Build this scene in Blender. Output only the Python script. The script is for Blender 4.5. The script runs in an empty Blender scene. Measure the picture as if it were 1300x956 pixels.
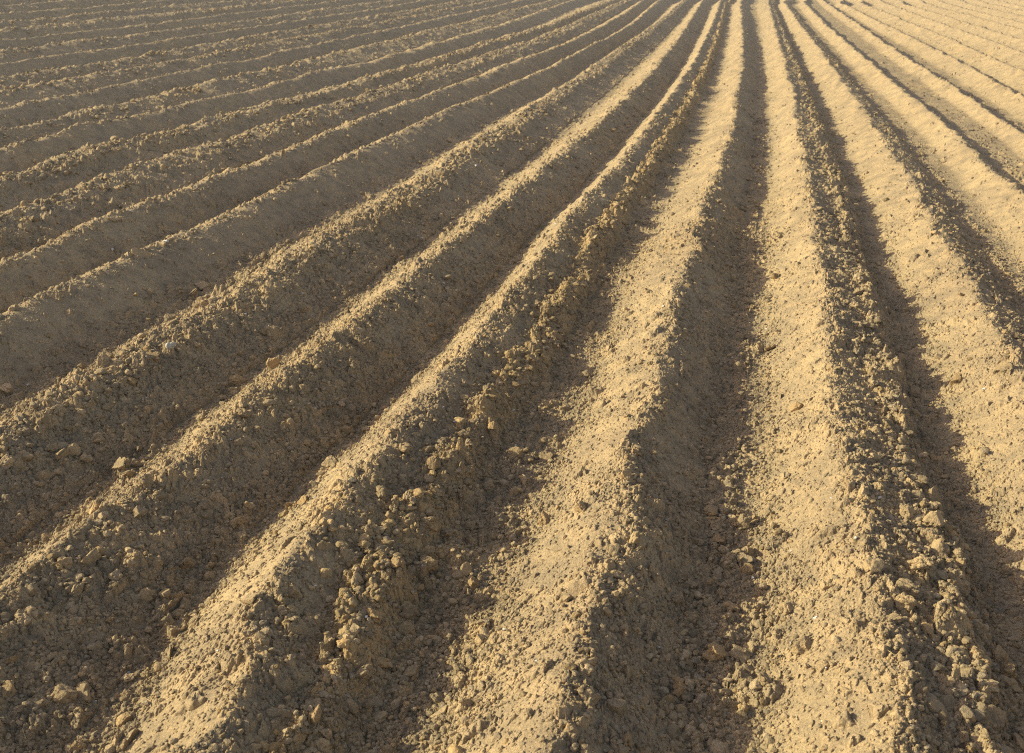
import bpy, math
import numpy as np

# ------------------------------------------------------------------ camera, sky, sun, exposure
sc = bpy.context.scene
col = sc.collection
PW, PH = 1300.0, 956.0            # size of the photograph
F = 1372.0                        # focal length in photograph pixels (about 38 mm)
PX, PY = 650.0, 433.0             # optical axis (the photograph proper is 866 px high)
HY, VX = -60.0, 962.0             # horizon row and where the rows run to
S = 0.75                          # distance from ridge to ridge
RH = 0.20                         # ridge height
CAMZ = RH + 1.76
pitch = math.atan((PY - HY) / F)
yaw = math.atan((VX - PX) / (F / math.cos(pitch)))

cam_d = bpy.data.cameras.new('camera')
cam = bpy.data.objects.new('camera', cam_d)
col.objects.link(cam)
cam_d.sensor_width = 36.0
cam_d.lens = 36.0 * F / PW
cam_d.shift_y = -(PH / 2 - PY) / PW
cam_d.clip_start = 0.05
cam_d.clip_end = 5000
cam.location = (0, 0, CAMZ)
cam.rotation_euler = (math.pi / 2 - pitch, 0, yaw)
cam_d.dof.use_dof = True
cam_d.dof.focus_distance = 4.0
cam_d.dof.aperture_fstop = 8.0
sc.camera = cam

SUN_EL = math.radians(24.2)
SUN_AZ = math.radians(-97.0)      # from +Y (rows), negative = left; slightly behind the camera
sd = np.array([math.sin(SUN_AZ) * math.cos(SUN_EL), math.cos(SUN_AZ) * math.cos(SUN_EL), math.sin(SUN_EL)])

world = bpy.data.worlds.new('World')
sc.world = world
world.use_nodes = True
wn = world.node_tree.nodes
bg = wn['Background']
sky = wn.new('ShaderNodeTexSky')
sky.sky_type = 'NISHITA'
sky.sun_disc = False
sky.sun_elevation = SUN_EL
sky.sun_rotation = SUN_AZ
sky.dust_density = 2.5
sky.air_density = 1.2
tone = wn.new('ShaderNodeMix'); tone.data_type = 'RGBA'; tone.blend_type = 'MULTIPLY'     # dusty warm air
tone.inputs[0].default_value = 1.0; tone.inputs[7].default_value = (1.21, 1.02, .93, 1)
world.node_tree.links.new(sky.outputs[0], tone.inputs[6])
world.node_tree.links.new(tone.outputs[2], bg.inputs[0])
bg.inputs[1].default_value = 0.105

sun_d = bpy.data.lights.new('sun', 'SUN')
sun_d.energy = 4.1
sun_d.angle = math.radians(0.5)
sun_d.color = (1.0, 0.945, 0.61)
sun = bpy.data.objects.new('sun', sun_d)
col.objects.link(sun)
from mathutils import Vector
sun.rotation_euler = Vector(tuple(-sd)).to_track_quat('-Z', 'Y').to_euler()

vs = sc.view_settings
vs.view_transform = 'Standard'
vs.look = 'None'
vs.exposure = 0.78
sc.cycles.use_denoising = False
sc.cycles.filter_width = 1.1
vs.gamma = 1.0
vs.use_curve_mapping = False

# ------------------------------------------------------------------ small maths helpers
f32 = np.float32
def hash2(ix, iy, seed):
    h = (ix.astype(np.int32).view(np.uint32) * np.uint32(374761393)) ^ (iy.astype(np.int32).view(np.uint32) * np.uint32(668265263)) ^ np.uint32((seed * 2246822519 + 777) & 0xffffffff)
    h = (h ^ (h >> np.uint32(13))) * np.uint32(1274126177)
    h = h ^ (h >> np.uint32(16))
    h = h * np.uint32(2654435761)
    h = h ^ (h >> np.uint32(15))
    return h
def r01(h, n=0):
    if n:
        h = (h ^ np.uint32((n * 0x9E3779B9) & 0xffffffff)) * np.uint32(2246822519)
        h = h ^ (h >> np.uint32(13))
    return (h >> np.uint32(8)).astype(f32) * f32(1.0 / 16777216.0)
def vn(x, y, seed):
    """smooth value noise in -1..1"""
    fx = np.floor(x); fy = np.floor(y)
    ix = fx.astype(np.int32); iy = fy.astype(np.int32)
    tx = (x - fx).astype(f32); ty = (y - fy).astype(f32)
    tx = tx * tx * (3 - 2 * tx); ty = ty * ty * (3 - 2 * ty)
    a = r01(hash2(ix, iy, seed)); b = r01(hash2(ix + 1, iy, seed))
    c = r01(hash2(ix, iy + 1, seed)); d = r01(hash2(ix + 1, iy + 1, seed))
    a += (b - a) * tx; c += (d - c) * tx
    return (a + (c - a) * ty) * 2 - 1
def domes(x, y, c, seed, prob):
    """lumps like clods half sunk in soil: height in units of the cell size; prob is an array 0..1"""
    gx = x / c; gy = y / c
    bx = np.floor(gx - 0.5).astype(np.int32); by = np.floor(gy - 0.5).astype(np.int32)
    out = np.zeros(x.shape, f32)
    for dx in (0, 1):
        for dy in (0, 1):
            ix = bx + dx; iy = by + dy
            h = hash2(ix, iy, seed)
            jx = (r01(h, 1) - 0.5) * 0.8 + 0.5; jy = (r01(h, 2) - 0.5) * 0.8 + 0.5
            rr = 0.2 + 0.33 * r01(h, 3) ** 2
            ex = (gx - ix - jx).astype(f32); ey = (gy - iy - jy).astype(f32)
            an = r01(h, 5) * f32(3.14159); ca = np.cos(an); sa = np.sin(an)
            st = 0.75 + 0.5 * r01(h, 6)
            q = ((ex * ca + ey * sa) * st) ** 2 + ((ey * ca - ex * sa) / st) ** 2
            q = 1 - q / (rr * rr)
            keep = r01(h, 4) < prob
            hgt = np.sqrt(np.clip(q, 0, 1)) * rr * 0.85 * keep
            out = np.maximum(out, hgt)
    return out
def sstep(a, b, x):
    t = np.clip((x - a) / (b - a), 0, 1)
    return t * t * (3 - 2 * t)

# ------------------------------------------------------------------ plan of the rows: surveyed crest lines
cp, sp = math.cos(pitch), math.sin(pitch); cy, sy = math.cos(yaw), math.sin(yaw)
def ray(px, py):
    """direction through a photograph pixel"""
    X = (px - PX); Y = -(py - PY)
    fwd = F * cp + Y * sp; up = Y * cp - F * sp
    return np.array([X * cy - fwd * sy, X * sy + fwd * cy, up])
TR = {
 0: [(728,868),(740,820),(762,750),(788,700),(793,645),(800,590),(816,530),(828,480),(850,430),(866,350),(881,300),(897,250),(917,200),(931,150),(941,100),(943,50),(940,0)],
 1: [(1120,865),(1120,780),(1110,710),(1100,670),(1088,620),(1076,555),(1067,505),(1062,455),(1055,430),(1050,370),(1035,280),(1025,220),(1015,160),(1005,115),(995,75),(985,40),(975,0)],
 2: [(1310,490),(1290,455),(1270,430),(1240,370),(1205,320),(1180,280),(1155,230),(1120,175),(1090,130),(1060,90),(1035,55),(1015,30),(1000,8)],
 3: [(1295,245),(1260,215),(1230,185),(1195,150),(1155,120),(1115,88),(1080,58),(1045,28),(1020,2)],
 4: [(1300,170),(1250,135),(1195,100),(1140,65),(1090,30),(1045,0)],
 -1: [(300,865),(325,755),(360,715),(400,678),(430,630),(472,600),(490,560),(520,530),(560,480),(598,440),(650,372),(680,330),(710,287),(745,250),(778,215),(805,180),(830,150),(850,120),(868,97),(885,70),(900,40),(908,20),(915,0)],
 -2: [(20,745),(75,700),(130,655),(175,620),(225,585),(275,545),(325,505),(372,470),(420,432),(460,400),(520,352),(590,295),(635,258),(690,215),(740,172),(790,128),(830,90),(860,50),(880,20),(892,0)],
 -3: [(0,545),(40,520),(110,480),(180,442),(230,410),(295,373),(360,334),(405,307),(455,277),(505,247),(550,217),(597,187),(650,152),(675,133),(727,102),(768,73),(815,42),(846,19),(867,0)],
 -4: [(0,410),(50,382),(95,362),(160,335),(260,285),(310,262),(350,242),(415,215),(450,197),(510,170),(550,150),(600,128),(650,108),(700,87),(742,63),(773,48),(800,33),(838,0)],
 -5: [(0,340),(40,325),(80,305),(145,275),(200,257),(280,227),(325,210),(370,190),(430,165),(475,145),(520,130),(565,112),(600,100),(658,78),(715,57),(754,39),(792,18),(817,0)],
 -6: [(0,275),(40,260),(90,240),(160,215),(210,202),(280,178),(350,155),(415,132),(500,107),(565,85),(600,73),(650,58),(677,50),(727,29),(773,8)],
 -7: [(0,222),(50,210),(110,190),(180,172),(235,160),(310,137),(380,122),(450,102),(525,82),(600,58),(650,44),(696,31),(754,8)],
 -8: [(0,188),(100,162),(175,147),(240,132),(325,112),(400,92),(475,77),(600,42),(658,25),(715,4)],
}
YT = np.concatenate([np.linspace(-12, 60, 721), np.linspace(60.5, 700, 400)])
def terrain(x):
    """the field rises gently towards the left"""
    q = np.maximum(-x - 3.0, 0)
    return np.where(q < 9, .0060 * q * q, .486 + .108 * (q - 9)) * (x > -1000)
def world_line(pts):
    P = []
    for (a, b) in pts:
        d = ray(a, b); t = (CAMZ - RH) / -d[2]
        for _ in range(25): t = .5 * t + .5 * (CAMZ - RH - float(terrain(d[0] * t))) / -d[2]
        P.append((d[1] * t, d[0] * t))
    P = np.array(sorted(P))
    return P
lines = {k: world_line(v) for k, v in TR.items()}
# shared bend of the field from the best seen rows, then every row's own wander
acc = np.zeros(len(YT)); wsum = np.zeros(len(YT))
resid = {}
S0 = np.mean([lines[0][:, 1].mean()]) * 0
X0 = np.interp(6.0, lines[0][:, 0], lines[0][:, 1])
for k, P in lines.items():
    r = np.interp(YT, P[:, 0], P[:, 1]) - k * S - X0
    inside = (YT >= P[0, 0]) & (YT <= P[-1, 0])
    resid[k] = (r, P[0, 0], P[-1, 0])
    if -4 <= k <= 3:
        acc += np.where(inside, r, 0); wsum += inside
common = np.where(wsum > 0, acc / np.maximum(wsum, 1), np.nan)
ok = ~np.isnan(common)
common = np.interp(YT, YT[ok], common[ok])
def smooth(a, n):
    ker = np.hanning(n + 2)[1:-1]; ker /= ker.sum()
    return np.convolve(np.pad(a, n // 2, mode='edge'), ker, mode='valid')[:len(a)]
common = smooth(common, 31)
KMIN, KMAX = -420, 420
rngp = np.random.RandomState(5)
D = np.zeros((KMAX - KMIN + 1, len(YT)), f32)
def own_of(k):
    r, a, b = resid[k]
    return smooth(np.interp(np.clip(YT, a, b), YT, r - common), 7)
left_off = float(np.median(own_of(-8))); right_off = float(np.median(own_of(4)))
for k in range(KMIN, KMAX + 1):
    if k in resid:
        own = own_of(k)
    else:
        own = 0.03 * np.interp(YT, np.arange(-12, 720, 4.0), rngp.randn(183)) + (left_off if k < 0 else right_off)
    D[k - KMIN] = X0 + common + own
print('row offsets', {k: round(float(np.median(own_of(k))), 3) for k in resid}, 'common', np.round(common[::60], 2))
def warp(x, y):
    """row coordinate u: whole numbers are crests"""
    yi = np.interp(y, YT, np.arange(len(YT))).astype(f32)
    y0 = np.clip(yi.astype(np.int32), 0, len(YT) - 2); fy = yi - y0
    u = x / S
    for _ in range(3):
        kk = np.clip(u - KMIN, 0, KMAX - KMIN - 1.001)
        k0 = kk.astype(np.int32); fk = (kk - k0).astype(f32)
        d = (D[k0, y0] * (1 - fk) + D[k0 + 1, y0] * fk) * (1 - fy) + (D[k0, y0 + 1] * (1 - fk) + D[k0 + 1, y0 + 1] * fk) * fy
        u = (x - d) / S
    return u.astype(f32)

# how cloddy the right hand (shaded) and left hand side of each ridge is, and the loose clod rows
RR = {0:.75, 1:.95, 2:.75, 3:.25, 4:.45, 5:.4, -1:.75, -2:.9, -3:1.0, -4:.3, -5:.5, -6:.85, -7:1.0, -8:.4, -9:.95, -10:.3, -11:1, -12:1, -13:.3, -14:1, -15:.3, -16:1, -17:1, -18:.3}
RL = {0:.3, 1:.3, 2:.18, 3:.15, 4:.4, 5:.4, -1:.35, -2:.7, -3:1.0, -4:.5, -5:.6, -6:.9, -7:.9, -8:.6, -9:.9}
BR = {-1:(.29, .072), 1:(.30, .04), 2:(.22, .015), -3:(.16, .022), -6:(.25, .02), -7:(.2, .03)}
HT = {0:.0, 1:.005, -1:-.005, -3:.0, -4:.02, -5:.01}
rp = np.random.RandomState(9)
tabR = np.clip(rp.rand(KMAX - KMIN + 1) * 0.6 + .3, 0, 1).astype(f32); tabL = np.clip(rp.rand(KMAX - KMIN + 1) * .5 + .35, 0, 1).astype(f32)
tabB = (rp.rand(KMAX - KMIN + 1) > .6).astype(f32) * .015; tabBt = (rp.rand(KMAX - KMIN + 1) * .15 + .18).astype(f32)
tabS = (rp.rand(KMAX - KMIN + 1) * .2 + .55).astype(f32); tabF = np.full(KMAX - KMIN + 1, .022, f32)
tabF[5 - KMIN:] = .012; tabF[4 - KMIN] = .05; tabF[3 - KMIN] = .085; tabF[2 - KMIN] = .062; tabS[5 - KMIN:] = .72
for k, v in {0:.76, 1:.58, 2:.53, 3:.72, 4:.70, -1:.74, -2:.50, -3:.49, -4:.76, -5:.7, -6:.45, -7:.43, -9:.42, -10:.68, -11:.42, -12:.41, -13:.70, -14:.42, -15:.68, -16:.42, -17:.42, -18:.70, -8:.72}.items(): tabS[k - KMIN] = v
tabH = (rp.randn(KMAX - KMIN + 1) * .006).astype(f32)
for k, v in RR.items(): tabR[k - KMIN] = v
for k, v in RL.items(): tabL[k - KMIN] = v
for k in range(-9, 6):
    tabB[k - KMIN] = 0
for k, (t, a) in BR.items(): tabB[k - KMIN] = a; tabBt[k - KMIN] = t
for k, v in HT.items(): tabH[k - KMIN] = v

def height(x, y, px=None, parts=False):
    """ground height; px = local size of a mesh cell, finer lumps than that are left off"""
    x = x.astype(f32); y = y.astype(f32)
    if px is None: px = np.full(x.shape, 0.002, f32)
    u = warp(x, y)
    wob = (vn(x * 2.2, y * 1.6, 1) * .018 + vn(x * 5, y * 4.2, 2) * .018 + vn(x * 13, y * 12, 3) * .012) / S
    # short knobs and notches of the crest
    k = np.floor(u + 0.5)
    ki = np.clip(k - KMIN, 0, KMAX - KMIN).astype(np.int32)
    t = u - k
    right = t > 0
    near_crest = np.exp(-(t * S / 0.13) ** 2)
    u2 = u + wob * near_crest * 1.2 + wob * .3
    t = u2 - np.floor(u2 + .5)
    k = np.floor(u2 + .5); ki = np.clip(k - KMIN, 0, KMAX - KMIN).astype(np.int32)
    right = t > 0
    d = np.abs(t) * S
    sm = sstep(-.06, .06, t * S)
    rough = tabR[ki] * sm + tabL[ki] * (1 - sm)
    rough = np.clip(rough * (1 + .35 * vn(x * 1.3, y * .8, 4)), 0.05, 1.2)
    # profile: rounded crest, slope of repose, slightly dished furrow
    hh = RH + tabH[ki] + 0.014 * vn(k * 7.3, y * .9, 5) + .013 * vn(k * 3.1, y * 3.1, 6)
    slope = np.where(right, tabS[ki], np.where(k > 4, .56, .66))
    rd = np.where(k > 3, .018, np.where(k < -3, .062, .028))
    fall = (np.sqrt(d * d + rd * rd) - rd) * slope
    z = hh - fall
    fl = np.where(right, tabF[ki], tabF[np.maximum(ki - 1, 0)])
    kk = .010
    z = fl + kk * np.logaddexp(0, (z - fl) / kk)          # soft maximum with the furrow floor
    z = (z + terrain(np.maximum(x, -60))).astype(f32)
    # shoulder of loose clods on some slopes
    bump = tabB[ki] * np.exp(-((t - tabBt[ki] + .02 * vn(x * 2, y * 2, 8)) * S / np.where(k == 1, .075, .06)) ** 2) * (t > 0)
    z += bump * (.8 + .5 * vn(x * 5, y * 5, 9))
    valley = sstep(.18, .30, d)
    crestm = np.exp(-(d / .07) ** 2)
    bm = np.clip(bump / .03, 0, 1)
    # middle sized unevenness
    z += (.010 * vn(x * 4.5, y * 4.0, 10) + .006 * vn(x * 10, y * 10, 11)) * (.45 + .8 * rough + .5 * (k < -5) * rough)
    # slide marks down the smooth slopes
    sl = sstep(.04, .10, d) * (1 - sstep(.26, .32, d)) * (1 - .6 * rough)
    skew = y + np.abs(t) * S * .25
    z += .0036 * vn(x * 9, skew * 60, 12) * sl
    z += .0055 * vn(x * 3, skew * 16, 13) * sl
    patch = sstep(-.25, .55, vn(x * 3.1, y * 2.6, 14) + (rough - .5) * .9 + crestm * .45 + valley * .35 + bm)
    patch = patch * (.6 + .4 * sm) + .25 * valley * (1 - sm)
    def fade(c): return np.clip((c / px - 1.4) / 1.5, 0, 1)
    wx = x + .016 * vn(x * 27, y * 27, 20) + .006 * vn(x * 75, y * 75, 23); wy = y + .016 * vn(x * 27, y * 27, 21) + .006 * vn(x * 75, y * 75, 24)
    chip = 1 + .4 * vn(x * 48, y * 48, 25)
    p1 = np.clip(.03 + .65 * bm + .26 * rough * patch + .22 * crestm * rough + .4 * (k < -5) * rough * patch, 0, .8)
    L1 = domes(wx, wy, .115, 31, p1)
    z += L1 * chip * .115 * (.55 + .45 * bm)
    p2 = np.clip(.05 + .6 * patch * rough + .6 * valley * sm + .35 * sm * rough + .25 * crestm, 0, .9)
    L2 = domes(wx + .03, wy, .052, 32, p2)
    z += L2 * chip * .052 * .95 * fade(.05)
    p3 = np.clip(.22 + .5 * patch + .3 * valley + .35 * sm * rough, 0, 1)
    z += domes(wx, wy + .01, .024, 33, p3) * .024 * 1.0 * fade(.024)
    wx = x + .003 * vn(x * 110, y * 110, 22); wy = y + .003 * vn(x * 110, y * 110, 23)
    z += domes(wx, wy, .0115, 34, np.clip(.25 + .7 * patch + .4 * sm, 0, 1)) * .0115 * 1.3 * fade(.0115)
    z += vn(x * 150, y * 150, 35) * .0011 * fade(.008) * (.3 + patch)
    z += vn(x * 62, y * 62, 36) * .0026 * fade(.02) * (.45 + .7 * patch)
    z += np.minimum(vn(x * 85, y * 85, 37) + .35, 0) * (.005 + .006 * patch) * fade(.012)      # pits between the crumbs
    if parts: return z, k, t, rough, patch, valley, bm
    return z

# ------------------------------------------------------------------ materials
def soil_material(name, per_object=False, base=(.366, .283, .178), stone=False):
    m = bpy.data.materials.new(name); m.use_nodes = True
    nt = m.node_tree; N = nt.nodes; Lk = nt.links
    b = N['Principled BSDF']
    b.inputs['Roughness'].default_value = .95
    b.inputs['Specular IOR Level'].default_value = .15
    geo = N.new('ShaderNodeNewGeometry')
    def noise(scale, detail=3, rough=.6, dist=0):
        n = N.new('ShaderNodeTexNoise'); n.inputs['Scale'].default_value = scale
        n.inputs['Detail'].default_value = detail; n.inputs['Roughness'].default_value = rough
        n.inputs['Distortion'].default_value = dist
        Lk.new(geo.outputs['Position'], n.inputs['Vector']); return n
    def ramp(src, stops):
        r = N.new('ShaderNodeValToRGB'); e = r.color_ramp.elements
        while len(e) < len(stops): e.new(.5)
        for q, (p, c) in zip(e, stops): q.position = p; q.color = (*c, 1)
        Lk.new(src, r.inputs[0]); return r
    def mix(kind, f, a, c):
        n = N.new('ShaderNodeMix'); n.data_type = 'RGBA'; n.blend_type = kind
        if isinstance(f, float): n.inputs[0].default_value = f
        else: Lk.new(f, n.inputs[0])
        for s, v in ((n.inputs[6], a), (n.inputs[7], c)):
            if isinstance(v, tuple): s.default_value = (*v, 1)
            else: Lk.new(v, s)
        return n.outputs[2]
    B = np.array(base)
    t3 = lambda v: tuple(float(q) for q in v)
    big = ramp(noise(1.2, 5, .6, .5).outputs[0], [(.3, t3(B * (.86, .85, .86))), (.7, t3(B * (1.08, 1.07, 1.04)))])
    grey = ramp(noise(9, 4, .65).outputs[0], [(.36, (.74, .75, .78)), (.62, (1.08, 1.05, 1.0))])
    fine = ramp(noise(160, 3, .7).outputs[0], [(.3, (.76, .76, .76)), (.5, (1, 1, 1)), (.72, (1.17, 1.17, 1.17))])
    c = mix('MULTIPLY', 1.0, big.outputs[0], grey.outputs[0])
    c = mix('MULTIPLY', 1.0, c, fine.outputs[0])
    at = N.new('ShaderNodeAttribute'); at.attribute_name = 'soil_tint'
    if not per_object:
        c = mix('MULTIPLY', 1.0, c, at.outputs['Color'])
    else:
        oi = N.new('ShaderNodeObjectInfo')
        c = mix('MULTIPLY', 1.0, c, oi.outputs['Color'])
    Lk.new(c, b.inputs['Base Color'])
    n1 = noise(330, 4, .75); n2 = noise(90, 3, .6)
    ad = N.new('ShaderNodeMath'); ad.operation = 'MULTIPLY_ADD'; ad.inputs[1].default_value = 2.2
    Lk.new(n2.outputs[0], ad.inputs[0]); Lk.new(n1.outputs[0], ad.inputs[2])
    bu = N.new('ShaderNodeBump'); bu.inputs['Strength'].default_value = .35 if stone else .7
    bu.inputs['Distance'].default_value = .004
    Lk.new(ad.outputs[0], bu.inputs['Height']); Lk.new(bu.outputs[0], b.inputs['Normal'])
    return m
M_SOIL = soil_material('soil')
M_CLOD = soil_material('clod_soil', per_object=True)
M_STONE = soil_material('stone', per_object=True, base=(.55, .52, .47), stone=True)
M_STRAW = soil_material('straw', per_object=True, base=(.55, .43, .22), stone=True)

# ------------------------------------------------------------------ ground: one sheet, finer where it is near
MESH_Q = 0.62          # mesh cells per 1300-px photograph pixel step, smaller is finer
def build_ground():
    dens = math.radians(36); st = 1.0 * MESH_Q / F * 1.27
    core = np.arange(-dens, dens, st)
    side = [dens]; q = st
    while side[-1] < math.pi - .03:
        q = min(q * 1.05, .02); side.append(side[-1] + q)
    side = np.array(side); side = side[side < math.pi - 0.005]
    ang = np.concatenate([-side[::-1], core, side])
    # radial: even steps of the picture's height between 1.9 m and far, looser outside
    inv = [F * CAMZ / 1.85]
    while inv[-1] > 34: inv.append(inv[-1] - MESH_Q * 1.05 * min(1, inv[-1] / 190))
    inv = np.array(inv)
    rad = F * CAMZ / inv
    near = np.array([.02, .15, .3, .5, .7, .9, 1.05, 1.2, 1.3, 1.4, 1.48, 1.56, 1.62, 1.68, 1.72, 1.76, 1.79, 1.82])
    far = np.array([rad[-1] * 1.02, 90, 100, 115, 140, 200, 400, 1500, 3000])
    rad = np.concatenate([near, rad, far])
    A, R = np.meshgrid(ang, rad)
    th = A - yaw * 1.0     # centred on the view's heading
    X = (R * np.sin(th)); Y = (R * np.cos(th))
    na, nr = len(ang), len(rad)
    dr = np.gradient(rad); da = np.gradient(ang)
    px = np.maximum(np.minimum(dr[:, None] * .55, 1e9), R * da[None, :]).astype(f32)
    Z = np.empty(X.shape, f32)
    tint = np.ones(X.shape + (4,), f32)
    ch = max(1, int(400000 / na))
    for i in range(0, nr, ch):
        sl = slice(i, i + ch)
        x, y = X[sl].ravel(), Y[sl].ravel()
        z, k, t, rough, patch, valley, bm = height(x, y, px[sl].ravel(), True)
        farf = 1 - sstep(74, 82, R[sl].ravel())
        z = z * farf + (.1 + terrain(np.maximum(x, -60))) * (1 - farf)
        Z[sl] = z.reshape(X[sl].shape)
        och = np.clip(bm * (k == -1) * .9 + .45 * sstep(.1, .7, vn(x * 1.1, y * .7, 71)) * patch, 0, 1)
        gr = .5 * sstep(.0, .7, vn(x * 2.3, y * 1.3, 72))
        c = np.stack([1 + .05 * och - .06 * gr, 1 - .01 * och - .05 * gr, 1 - .14 * och - .01 * gr], -1)
        tint[sl, :, :3] = c.reshape(X[sl].shape + (3,))
    V = np.stack([X, Y, Z], -1).reshape(-1, 3).astype(f32)
    i = np.arange(nr - 1)[:, None] * na; j = np.arange(na - 1)[None, :]
    a = (i + j).ravel()
    q = np.stack([a, a + na, a + na + 1, a + 1], -1)
    # close the ring behind the camera
    i2 = np.arange(nr - 1) * na
    q = np.concatenate([q, np.stack([i2 + na - 1, i2 + na - 1 + na, i2 + na, i2], -1)]).astype(np.int32)
    me = make_mesh('ground', V, q, M_SOIL, tint.reshape(-1, 4), smooth=False)
    o = bpy.data.objects.new('ground', me); col.objects.link(o)
    o['kind'] = 'structure'
    print('ground verts', len(V))
    return o
def make_mesh(name, V, faces, mat, tint=None, smooth=False):
    me = bpy.data.meshes.new(name)
    n = faces.shape[1]
    me.vertices.add(len(V)); me.vertices.foreach_set('co', np.ascontiguousarray(V, f32).ravel())
    me.loops.add(faces.size); me.loops.foreach_set('vertex_index', np.ascontiguousarray(faces, np.int32).ravel())
    me.polygons.add(len(faces)); me.polygons.foreach_set('loop_start', np.arange(0, faces.size, n, dtype=np.int32))
    if tint is not None:
        at = me.color_attributes.new('soil_tint', 'FLOAT_COLOR', 'POINT')
        at.data.foreach_set('color', np.ascontiguousarray(tint, f32).ravel())
    me.update(calc_edges=True)
    me.polygons.foreach_set('use_smooth', np.full(len(faces), smooth, bool))
    me.materials.append(mat)
    return me
ground = build_ground()

# ------------------------------------------------------------------ thin dusty air
def build_haze():
    a, z0, z1 = 3200.0, -2.0, 8.0
    V = np.array([(x, y, z) for z in (z0, z1) for y in (-a, a) for x in (-a, a)], f32)
    Fc = np.array([(0, 2, 3, 1), (4, 5, 7, 6), (0, 1, 5, 4), (2, 6, 7, 3), (0, 4, 6, 2), (1, 3, 7, 5)], np.int32)
    m = bpy.data.materials.new('haze'); m.use_nodes = True
    nt = m.node_tree; nt.nodes.clear()
    out = nt.nodes.new('ShaderNodeOutputMaterial'); v = nt.nodes.new('ShaderNodeVolumePrincipled')
    v.inputs['Color'].default_value = (.92, .92, .95, 1); v.inputs['Density'].default_value = HAZE
    v.inputs['Anisotropy'].default_value = .3
    nt.links.new(v.outputs[0], out.inputs['Volume'])
    o = bpy.data.objects.new('haze', make_mesh('haze', V, Fc, m)); col.objects.link(o)
    o['kind'] = 'stuff'; o['label'] = 'thin pale dusty air over the field'; o['category'] = 'haze'
HAZE = 0.0024
build_haze()

# ------------------------------------------------------------------ clod shapes
def ico(sub):
    p = (1 + 5 ** .5) / 2
    v = [(-1,p,0),(1,p,0),(-1,-p,0),(1,-p,0),(0,-1,p),(0,1,p),(0,-1,-p),(0,1,-p),(p,0,-1),(p,0,1),(-p,0,-1),(-p,0,1)]
    f = [(0,11,5),(0,5,1),(0,1,7),(0,7,10),(0,10,11),(1,5,9),(5,11,4),(11,10,2),(10,7,6),(7,1,8),(3,9,4),(3,4,2),(3,2,6),(3,6,8),(3,8,9),(4,9,5),(2,4,11),(6,2,10),(8,6,7),(9,8,1)]
    v = [np.array(a, float) / np.linalg.norm(a) for a in v]
    for _ in range(sub):
        mid = {}; nf = []
        def m(a, b):
            key = (min(a, b), max(a, b))
            if key not in mid:
                c = v[a] + v[b]; v.append(c / np.linalg.norm(c)); mid[key] = len(v) - 1
            return mid[key]
        for a, b, c in f:
            ab, bc, ca = m(a, b), m(b, c), m(c, a)
            nf += [(a, ab, ca), (b, bc, ab), (c, ca, bc), (ab, bc, ca)]
        f = nf
    return np.array(v), np.array(f, np.int32)
def clod_shape(sub, seed, lump=.3, flat=(1, .85, .7), cut=3):
    rs = np.random.RandomState(seed)
    v, f = ico(sub)
    # overlapping lumps: an aggregate of crumbs
    r = np.ones(len(v))
    if sub >= 1:
        n = 10 if sub < 3 else 26
        c = rs.randn(n, 3); c /= np.linalg.norm(c, axis=1)[:, None]
        w = rs.uniform(.25, .6, n)
        dd = np.arccos(np.clip(v @ c.T, -1, 1))
        lum = np.sqrt(np.clip(1 - (dd / w) ** 2, 0, 1)) * w
        r = .78 + lump * lum.max(1) * 1.6
        if sub >= 3:
            n = 150
            c = rs.randn(n, 3); c /= np.linalg.norm(c, axis=1)[:, None]
            w = rs.uniform(.08, .22, n)
            dd = np.arccos(np.clip(v @ c.T, -1, 1))
            r += .8 * (np.sqrt(np.clip(1 - (dd / w) ** 2, 0, 1)) * w).max(1) * (.4 + lump)
            r += rs.randn(len(v)) * .012
    else:
        r = 1 + rs.uniform(-.25, .25, len(v))
    for q in range(5):
        w = rs.randn(3) * rs.uniform(1.2, 3.2); r = r * (1 + .10 * np.sin(v @ w + rs.uniform(0, 6.28)))
    v = v * r[:, None]
    for _ in range(cut):                         # broken faces
        n = rs.randn(3); n /= np.linalg.norm(n); d = rs.uniform(.45, .85)
        s = v @ n; v = v - np.outer(np.clip(s - d, 0, None) * .85, n)
    v = v * np.array(flat)
    return v, f
def rot_rand(rs, n):
    q = rs.randn(n, 4); q /= np.linalg.norm(q, axis=1)[:, None]
    w, x, y, z = q.T
    return np.stack([np.stack([1-2*(y*y+z*z), 2*(x*y-z*w), 2*(x*z+y*w)], -1), np.stack([2*(x*y+z*w), 1-2*(x*x+z*z), 2*(y*z-x*w)], -1), np.stack([2*(x*z-y*w), 2*(y*z+x*w), 1-2*(x*x+y*y)], -1)], -2)

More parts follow.
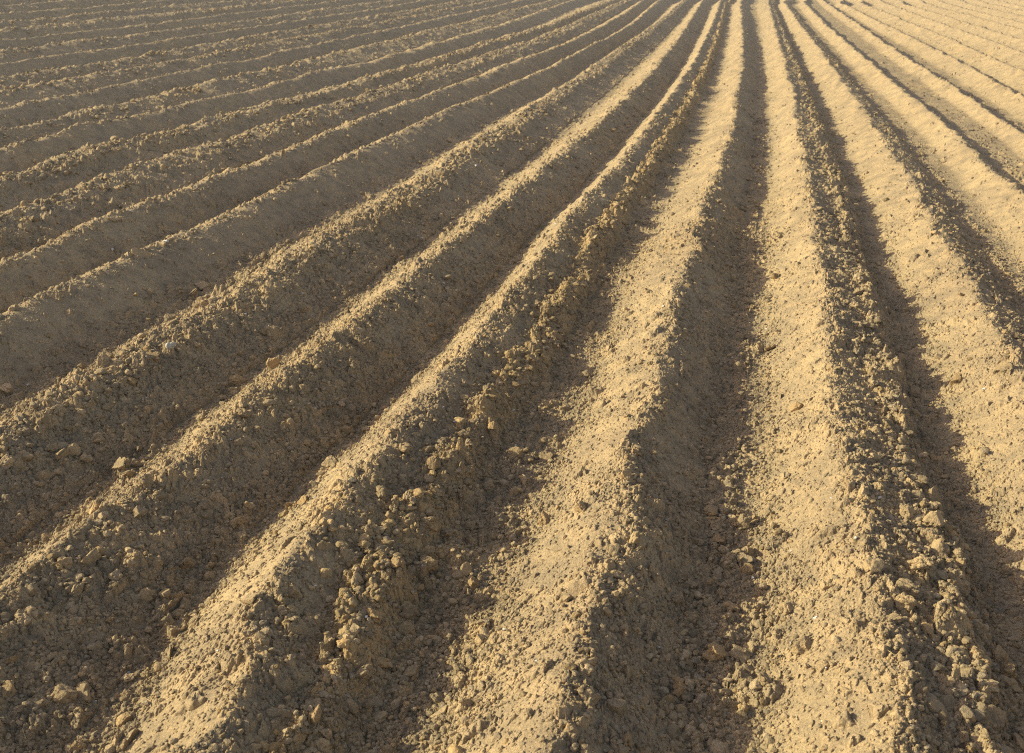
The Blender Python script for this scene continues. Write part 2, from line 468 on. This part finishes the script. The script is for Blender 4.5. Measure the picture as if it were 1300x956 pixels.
# ------------------------------------------------------------------ scatter of crumbs
rs = np.random.RandomState(42)
def project(P):
    d = P - np.array([0, 0, CAMZ])
    X = d[:, 0] * cy + d[:, 1] * sy; fw = -d[:, 0] * sy + d[:, 1] * cy
    dep = fw * cp - d[:, 2] * sp; up = fw * sp + d[:, 2] * cp
    return PX + F * X / dep, PY - F * up / dep, dep
def scatter(n, r0, r1, power=1.0, half=33):
    """points on the ground, denser near the viewpoint"""
    q = rs.rand(n)
    R = (r0 ** (2 - power * 1.0) + q * (r1 ** (2 - power) - r0 ** (2 - power))) ** (1 / (2 - power)) if power != 2 else r0 * (r1 / r0) ** q
    a = np.radians(rs.uniform(-half, half, n)) - yaw
    return R * np.sin(a), R * np.cos(a)
def crumbs(n, r0, r1, smin, smax, power, sub, slopep=2.6):
    x, y = scatter(n, r0, r1, power)
    z, k, t, rough, patch, valley, bm = height(x, y, None, True)
    p = np.clip(.045 + .3 * ((t > 0) & (t < .5)) * rough + .5 * patch * rough + .45 * valley + .9 * bm, 0, 1)
    keep = rs.rand(n) < p
    x, y, z, k, t = (a[keep] for a in (x, y, z, k, t))
    s = smin * (smax / smin) ** (rs.rand(len(x)) ** slopep)
    return x, y, z, k, t, s
def merged(sets, variants, tints):
    Vs, Fs, Ts = [], [], []; off = 0
    for (x, y, z, s, ti) in sets:
        n = len(x); 
        R = rot_rand(rs, n)
        which = rs.randint(0, len(variants), n)
        for w, (v, f) in enumerate(variants):
            m = which == w
            if not m.any(): continue
            vv = np.einsum('nij,vj->nvi', R[m], v)
            vv[:, :, 2] *= .8
            vv = vv * s[m][:, None, None]
            vv += np.stack([x[m], y[m], z[m] + s[m] * .12], -1)[:, None, :]
            nv = len(v); c = m.sum()
            Vs.append(vv.reshape(-1, 3).astype(f32))
            Fs.append((f[None] + (np.arange(c) * nv)[:, None, None] + off).reshape(-1, 3).astype(np.int32))
            Ts.append(np.repeat(ti[m], nv, axis=0)); off += nv * c
    return np.concatenate(Vs), np.concatenate(Fs), np.concatenate(Ts)
def tint_of(n, k=None):
    g = rs.rand(n, 1) * .5 + .68
    o = (rs.rand(n, 1) < .22) * rs.rand(n, 1)
    c = np.ones((n, 3)) * g * (1 + o * np.array([[.04, -.04, -.22]]))
    c *= 1 + (rs.rand(n, 1) < .12) * np.array([[-.08, -.04, .04]])
    return np.concatenate([c, np.ones((n, 1))], 1).astype(f32)

big = []     # candidates for clods of their own: x,y,z,size,k,t
sets_hi, sets_lo = [], []
x, y, z, k, t, s = crumbs(260000, 1.9, 8, .0025, .014, 1.6, 1)
sets_lo.append((x, y, z, s, tint_of(len(x))))
x, y, z, k, t, s = crumbs(60000, 1.9, 50, .008, .026, 1.2, 1)
sets_lo.append((x, y, z, s, tint_of(len(x))))
x, y, z, k, t, s = crumbs(10000, 1.9, 14, .010, .036, 1.3, 2, 2.9)
px_, py_, dep_ = project(np.stack([x, y, z], -1))
size_px = s * F / dep_
inframe = (px_ > 4) & (px_ < 1296) & (py_ > 4) & (py_ < 952)
order = np.argsort(-(size_px * inframe))
N_RANDOM_CLODS = 160
own = np.zeros(len(x), bool); own[order[:N_RANDOM_CLODS]] = True
big = list(zip(x[own], y[own], z[own], s[own], k[own], t[own]))
sets_hi.append((x[~own], y[~own], z[~own], s[~own], tint_of((~own).sum())))

def clod_row(k, t0, tw, n, smin, smax, y0=1.7, y1=30, och=0.0):
    """loose clods lying along one side of one row, in uneven heaps"""
    y = y0 * (y1 / y0) ** rs.rand(n)
    t = t0 + rs.randn(n) * tw
    keep = vn(y * 2.3, y * 0 + k, 61) + .5 * vn(y * 6, y * 0 + k, 62) + rs.rand(n) * 1.4 > .45
    y, t = y[keep], t[keep]
    x = (k + t) * S + np.interp(y, YT, D[k - KMIN])
    z = height(x, y)
    s = smin * (smax / smin) ** (rs.rand(len(x)) ** 1.7)
    ti = tint_of(len(x)); ti[:, :3] *= 1 + och * np.array([.05, -.01, -.16])
    sets_hi.append((x, y, z, s, ti))
clod_row(-1, .29, .055, 2000, .009, .034, 1.7, 25, 1.0)
clod_row(1, .29, .06, 1500, .009, .036, 1.7, 25)
clod_row(0, .40, .06, 900, .008, .030, 1.7, 14)
clod_row(0, .03, .035, 500, .007, .024, 1.7, 14)
clod_row(-1, .04, .03, 300, .007, .022, 1.7, 14)
clod_row(-2, .12, .13, 1000, .008, .030, 2, 20)
clod_row(-3, .08, .11, 1500, .010, .036, 2.5, 28)
clod_row(2, .20, .09, 700, .008, .026, 2, 22)
for kk, nn in ((-6, 900), (-7, 1000), (-9, 900), (-11, 800), (-12, 800), (-14, 700), (-16, 700), (-17, 600)):
    clod_row(kk, .10, .10, nn, .016, .050, 6, 45)
for kk in (-4, -5, -8, -10, -13, -15):
    clod_row(kk, .01, .025, 450, .012, .030, 4, 40)
lo = [clod_shape(1, 100 + i, cut=5) for i in range(8)]
hi = [clod_shape(2, 200 + i, cut=5) for i in range(8)]
V1, F1, T1 = merged(sets_lo, lo, None)
V2, F2, T2 = merged(sets_hi, hi, None)
me = make_mesh('soil_crumbs', np.concatenate([V1, V2]), np.concatenate([F1, F2 + len(V1)]), M_SOIL, np.concatenate([T1, T2]))
o = bpy.data.objects.new('soil_crumbs', me); col.objects.link(o)
o['kind'] = 'stuff'; o['label'] = 'small loose tan soil crumbs strewn over the ridges and furrows'; o['category'] = 'soil crumbs'
print('crumb verts', len(V1) + len(V2))

# ------------------------------------------------------------------ clods, stones and straw of their own
def hit(px, py):
    """where a line of sight meets the ground"""
    d = ray(px, py); d = d / np.linalg.norm(d)
    t0 = (CAMZ - RH) / -d[2]
    for _ in range(25): t0 = .5 * t0 + .5 * (CAMZ - RH - float(terrain(d[0] * t0))) / -d[2]
    ts = t0 + np.linspace(-.13 / -d[2], .22 / -d[2], 260)
    P = np.array([0, 0, CAMZ]) + ts[:, None] * d
    zz = height(P[:, 0], P[:, 1])
    below = np.nonzero(P[:, 2] <= zz)[0]
    i = below[0] if len(below) else len(ts) - 1
    return P[i, 0], P[i, 1], float(zz[i]), ts[i]
ROWNAME = {0: 'middle ridge', 1: 'cloddy right ridge', 2: 'smooth bright ridge', 3: 'upper right ridge', -1: 'knobby ridge',
           -2: 'second left ridge', -3: 'rough left ridge', -4: 'thin left crest'}
def where(k, t):
    k = int(k)
    n = ROWNAME.get(k, 'distant left ridge' if k < 0 else 'distant right ridge')
    a = abs(t)
    if a < .1: return 'on top of ' + n
    if a < .36: return ('on shaded side of ' if t > 0 else 'on sunlit side of ') + n
    return 'in furrow %s of %s' % ('right' if t > 0 else 'left', n)
BINS = {}
def put_in_bin(o, base):
    P = o.location; a = project(np.array([[P.x, P.y, P.z]]))
    py = float(a[1][0])
    band = 'far back' if py < 220 else 'upper middle' if py < 380 else 'mid picture' if py < 520 else 'lower middle' if py < 660 else 'foreground' if py < 810 else 'bottom edge'
    BINS.setdefault(base + ', ' + band, []).append((py, o))
def label_bins(group_word):
    num = ['', '', 'two', 'three', 'four', 'five', 'six', 'seven', 'eight', 'nine', 'ten', 'eleven', 'twelve', 'thirteen', 'fourteen', 'fifteen', 'sixteen', 'seventeen', 'eighteen']
    rank = ['', 'second ', 'third ', 'fourth ', 'fifth ', 'sixth ', 'seventh ', 'eighth ', 'ninth ']
    def place(i, n):
        if n % 2 and i == n // 2: return 'middle'
        return rank[i] + 'farthest' if i < n / 2 else rank[n - 1 - i] + 'nearest'
    for base, lst in BINS.items():
        lst.sort(key=lambda q: q[0]); n = len(lst)
        for i, (py, o) in enumerate(lst):
            o['label'] = base if n == 1 or n > 18 else '%s, %s of %s' % (base, place(i, n), num[n])
            o['group'] = '%s, %s' % (group_word, base)
    BINS.clear()
clod_meshes = []
shapes = [((1, .85, .72), .28, 5), ((1, .75, .6), .4, 4), ((1, .95, .8), .2, 8), ((1, .66, .62), .5, 2), ((1, .85, .7), .34, 6), ((1, .88, .82), .46, 3)]
for i in range(12):
    fl, lu, cu = shapes[i % 6]
    v, f = clod_shape(4, 300 + i, lu, fl, cu)
    clod_meshes.append(make_mesh('soil_clod', v, f, M_CLOD, None, smooth=False))
slab_meshes = []
for i in range(3):
    v, f = clod_shape(4, 400 + i, .12, (1, .62, .26), 6)
    slab_meshes.append(make_mesh('flat_clod', v, f, M_CLOD, None))
stone_meshes = []
for i in range(4):
    v, f = clod_shape(3, 500 + i, .06, (1, .75, .5), 7)
    stone_meshes.append(make_mesh('stone', v, f, M_STONE, None, smooth=False))
GENERIC = {}
def put(name, me, x, y, z, s, rot, label, cat, group, color):
    o = bpy.data.objects.new(name, me); col.objects.link(o)
    o.location = (x, y, z + s * .08); o.scale = (s, s, s); o.rotation_euler = rot
    o['label'] = label; o['category'] = cat
    if group: o['group'] = group
    o.color = (*color, 1)
    return o
# photograph pixel, radius in pixels, kind, own label
HERO = [
 (1181,630,13,'c',None),(1150,647,11,'c',None),(1183,658,14,'c',None),(1174,677,12,'c',None),(1193,696,14,'c',None),(1199,675,8,'c',None),
 (1109,716,13,'c',None),(1169,713,11,'c',None),(1193,730,11,'c',None),(1150,746,14,'c',None),(1219,744,13,'c',None),(1293,735,9,'c',None),
 (1236,622,6,'c',None),(1116,616,10,'c',None),(1250,634,7,'c',None),(1167,614,7,'c',None),
 (739,707,16,'f','flat pale slab of crusted soil lying on the lit side of the middle ridge crest'),
 (736,741,20,'f','wide smooth flat slab of soil just below the pale one on the middle ridge'),
 (777,696,11,'c',None),(783,727,9,'c',None),(781,754,6,'c',None),(792,799,8,'c',None),
 (8,586,13,'p','pale pinkish long clod at the left edge of the field catching the sun'),(31,581,8,'c',None),(25,594,10,'c',None),
 (64,567,9,'c','narrow upright clod standing near the left edge beside the pale pinkish clod'),(91,570,11,'c','big rough upright clod right of the narrow standing one near the left edge'),(56,603,11,'c',None),(108,581,8,'c',None),
 (154,589,9,'c',None),(165,601,8,'c',None),(172,589,6,'c',None),(116,626,7,'p','greyish rounded stone-like lump in the dark furrow at the lower left'),(144,620,5,'p','small pale round lump on the edge of the second ridge from the lower left corner'),
 (77,654,7,'c',None),(118,643,7,'c',None),(187,612,12,'c',None),(163,656,9,'c',None),
 (500,509,8,'c',None),(475,525,7,'c',None),(489,517,5,'r','small reddish lump between two tan clods in the furrow left of the knobby ridge'),(464,545,6,'c',None),
 (420,586,11,'c',None),(411,600,8,'c',None),(555,624,7,'c',None),(519,630,9,'c',None),(543,605,7,'c',None),(431,629,9,'c',None),
 (596,563,6,'p','pale clod at the upper start of the ochre clod row'),(588,550,8,'c',None),(434,514,6,'p','pale grey lump lying alone on a dark slope left of the knobby ridge'),
 (142,277,10,'f','long slab of soil lying along the second thin crest at the upper left'),
 (179,322,9,'u','pale thin flat stone standing on edge on the thin crest at the left'),
 (257,363,8,'c',None),(247,371,7,'c',None),(255,385,9,'c',None),(296,358,8,'c',None),
 (217,439,8,'w','largest white rounded stone, on top of the rough cloddy ridge at the left'),
 (302,482,14,'o','big brownish clod with a hollow underside in the furrow left of the second ridge'),(300,496,8,'c',None),
 (346,460,10,'o','square topped brown clod wedged at the foot of the second ridge'),(282,505,7,'c',None),(255,530,8,'c',None),(303,538,6,'p','pale pebble-like clod on the crest of the second ridge from the lower left corner'),(250,438,6,'c',None),
 (372,642,10,'o','brown lump in the furrow left of the knobby ridge, lower of a pair'),(386,634,8,'o','brown lump in the furrow left of the knobby ridge, upper of a pair'),
 (535,467,6,'c',None),(10,492,8,'p','flattish pale clod in the dark furrow at the left edge'),
 (305,717,8,'p','pale clod lying where the furrow meets the lit foot of the knobby ridge'),(227,777,10,'c',None),(32,787,9,'p','pale clod in the lower left corner area'),
 (372,775,10,'c',None),(162,860,10,'p','pale broad clod at the foot of the knobby ridge in the foreground'),
 (552,667,12,'o','mustard ochre clod sitting on top of the ochre clod row'),(595,595,9,'o',None),(485,695,12,'g','greyish crumbly clod beside the ochre clod row'),(320,760,12,'c',None),(475,780,13,'o',None),(485,840,12,'o',None),(520,802,8,'o',None),
 (530,745,9,'o',None),(505,715,10,'o',None),(560,700,8,'o',None),(575,640,9,'o',None),(610,570,8,'o',None),(625,540,8,'o',None),(640,515,7,'o',None),(655,490,7,'o',None),(675,455,7,'o',None),(690,430,7,'o',None),(700,405,6,'o',None),(440,815,11,'o',None),(420,850,12,'o',None),
 (900,647,9,'c','left one of two tan clods side by side in the dark middle furrow'),(922,647,10,'c','right one of two tan clods side by side in the dark middle furrow'),(935,662,9,'c',None),(1000,770,14,'c',None),(1045,845,12,'c',None),(900,580,8,'f','flat grey chip of soil on the shaded slope of the middle furrow'),
 (865,730,9,'c',None),(940,830,12,'c',None),(970,800,8,'c',None),(855,847,9,'c',None),(975,650,7,'c',None),(977,440,8,'c',None),
 (820,282,5,'c',None),(1090,370,6,'c',None),(1117,425,7,'c',None),(1187,295,6,'p','pale clod perched on the crest of the smooth bright ridge at the right'),(960,345,6,'c',None),(955,390,5,'c',None),
]
CHIPS = [(211,308,5),(35,490,4),(143,318,3),(167,270,4),(1035,785,4),(604,212,3),(384,373,3),(322,395,3),(400,632,3),(563,518,3),(577,537,3),(837,822,3),(681,840,3),(465,785,3),(1249,495,4),(400,746,3),(1058,566,2),
         (705,285,2),(726,201,2),(432,150,2),(880,250,2),(1004,700,2),(640,800,3),(530,300,2)]
TINT = {'c': (1.0, .98, .94), 'f': (1.12, 1.10, 1.08), 'p': (1.28, 1.24, 1.22), 'o': (1.06, .97, .82), 'g': (.95, .98, 1.0), 'r': (1.1, .85, .7), 'u': (1.3, 1.25, 1.15), 'w': (.92, .92, .9)}
def size_word(s):
    return 'large' if s > .035 else 'medium' if s > .02 else 'small'
def clod_label(s, k, t, kind='c'):
    colr = {'c': 'tan', 'o': 'ochre brown'}.get(kind, 'tan')
    lab = size_word(s) + ' ' + colr + ' clod ' + where(k, t)
    return lab
for i, (px, py, rp_, kind, lab) in enumerate(HERO):
    x, y, z, dist = hit(px, py + rp_ * .3)
    s = rp_ * dist / F * 1.0
    kk = warp(np.array([x]), np.array([y]))[0]; k = math.floor(kk + .5); t = kk - k
    g = None
    c = np.array(TINT[kind]) * rs.uniform(.94, 1.06)
    rot = (rs.uniform(-.5, .5), rs.uniform(-.5, .5), rs.uniform(0, 6.28))
    if kind in 'f': me = slab_meshes[i % 3]; rot = (rs.uniform(-.1, .1), -.35 if t < 0 else .35, rs.uniform(-.3, .3) + 1.2); s *= 1.1
    elif kind == 'u': me = slab_meshes[1]; rot = (1.1, .3, .9); s *= 1.6
    elif kind == 'w': me = stone_meshes[0]
    else: me = clod_meshes[i % 12]
    nm = {'w': 'stone', 'u': 'flat_stone', 'f': 'flat_clod'}.get(kind, 'soil_clod')
    cat = 'stone' if kind in 'wu' else 'clod'
    if lab is None:
        lab = clod_label(s, k, t, kind); g = 'soil clods'
    o = put(nm, me, x, y, z, s, rot, lab, cat, g, c)
    if g: put_in_bin(o, lab)
for i, (x, y, z, s, k, t) in enumerate(big):
    lab = clod_label(s, k, t)
    c = np.array((1, .98, .94)) * rs.uniform(.88, 1.08)
    if rs.rand() < .2: c *= np.array((1.03, .97, .88))
    o = put('soil_clod', clod_meshes[rs.randint(12)], x, y, z, s, (rs.uniform(-3, 3), rs.uniform(-.6, .6), rs.uniform(0, 6.28)), lab, 'clod', 'soil clods', c)
    put_in_bin(o, lab)
label_bins('soil clods')
CHIPS += [(float(rs.uniform(20, 1280)), float(rs.uniform(300, 945)), float(rs.uniform(1.8, 3.4))) for _ in range(34)]
for i, (px, py, rp_) in enumerate(CHIPS):
    x, y, z, dist = hit(px, py)
    s = rp_ * dist / F * .9
    kk = warp(np.array([x]), np.array([y]))[0]; k = math.floor(kk + .5); t = kk - k
    lab = 'whitish chip ' + where(k, t)
    o = put('stone_chip', stone_meshes[i % 4], x, y, z + s * .15, s, (rs.uniform(-.5, .5), rs.uniform(-.5, .5), rs.uniform(0, 6.28)), lab, 'stone', 'whitish chips', np.array((1.2, 1.22, 1.28)))
    put_in_bin(o, lab)
label_bins('whitish stone chips')
# straws
def straw_mesh(seed):
    r = np.random.RandomState(seed); n = 7; V = []; Fa = []
    bend = r.uniform(-.25, .25)
    for i in range(n):
        q = i / (n - 1) - .5
        c = np.array([q, bend * (q * q - .25), .05 * math.sin(q * 4)])
        for j in range(5):
            a = j * 2 * math.pi / 5
            V.append(c + np.array([0, math.cos(a), math.sin(a)]) * .022 * (1 - .5 * (i / n)))
    for i in range(n - 1):
        for j in range(5):
            a = i * 5 + j; b = i * 5 + (j + 1) % 5
            Fa.append((a, b, b + 5, a + 5))
    return make_mesh('straw', np.array(V), np.array(Fa, np.int32), M_STRAW, None, smooth=True)
straws = [straw_mesh(i) for i in range(5)]
STR = [(320,395,10),(123,672,9),(1240,90,6),(395,805,8),(640,600,6),(1050,540,8),(935,770,9),(250,600,7),(560,420,6),(700,560,8),(1215,560,8),(90,800,9),(330,640,8),(830,640,7),(1000,600,7),(1130,830,9),(460,330,5),(200,740,8),(760,480,6),(1180,500,6)]
STR += [(float(rs.uniform(20, 1280)), float(rs.uniform(330, 945)), float(rs.uniform(5, 12))) for _ in range(26)]
for i, (px, py, ln) in enumerate(STR):
    x, y, z, dist = hit(px, py)
    s = ln * dist / F * 1.6
    kk = warp(np.array([x]), np.array([y]))[0]; k = math.floor(kk + .5); t = kk - k
    lab = 'dry straw stem ' + where(k, t)
    o = put('straw_stem', straws[i % 5], x, y, z + .002, s, (0, rs.uniform(-.4, .1), rs.uniform(0, 6.28)), lab, 'straw', 'straws', np.array((1, 1, 1)))
    put_in_bin(o, lab)
label_bins('straw stems')
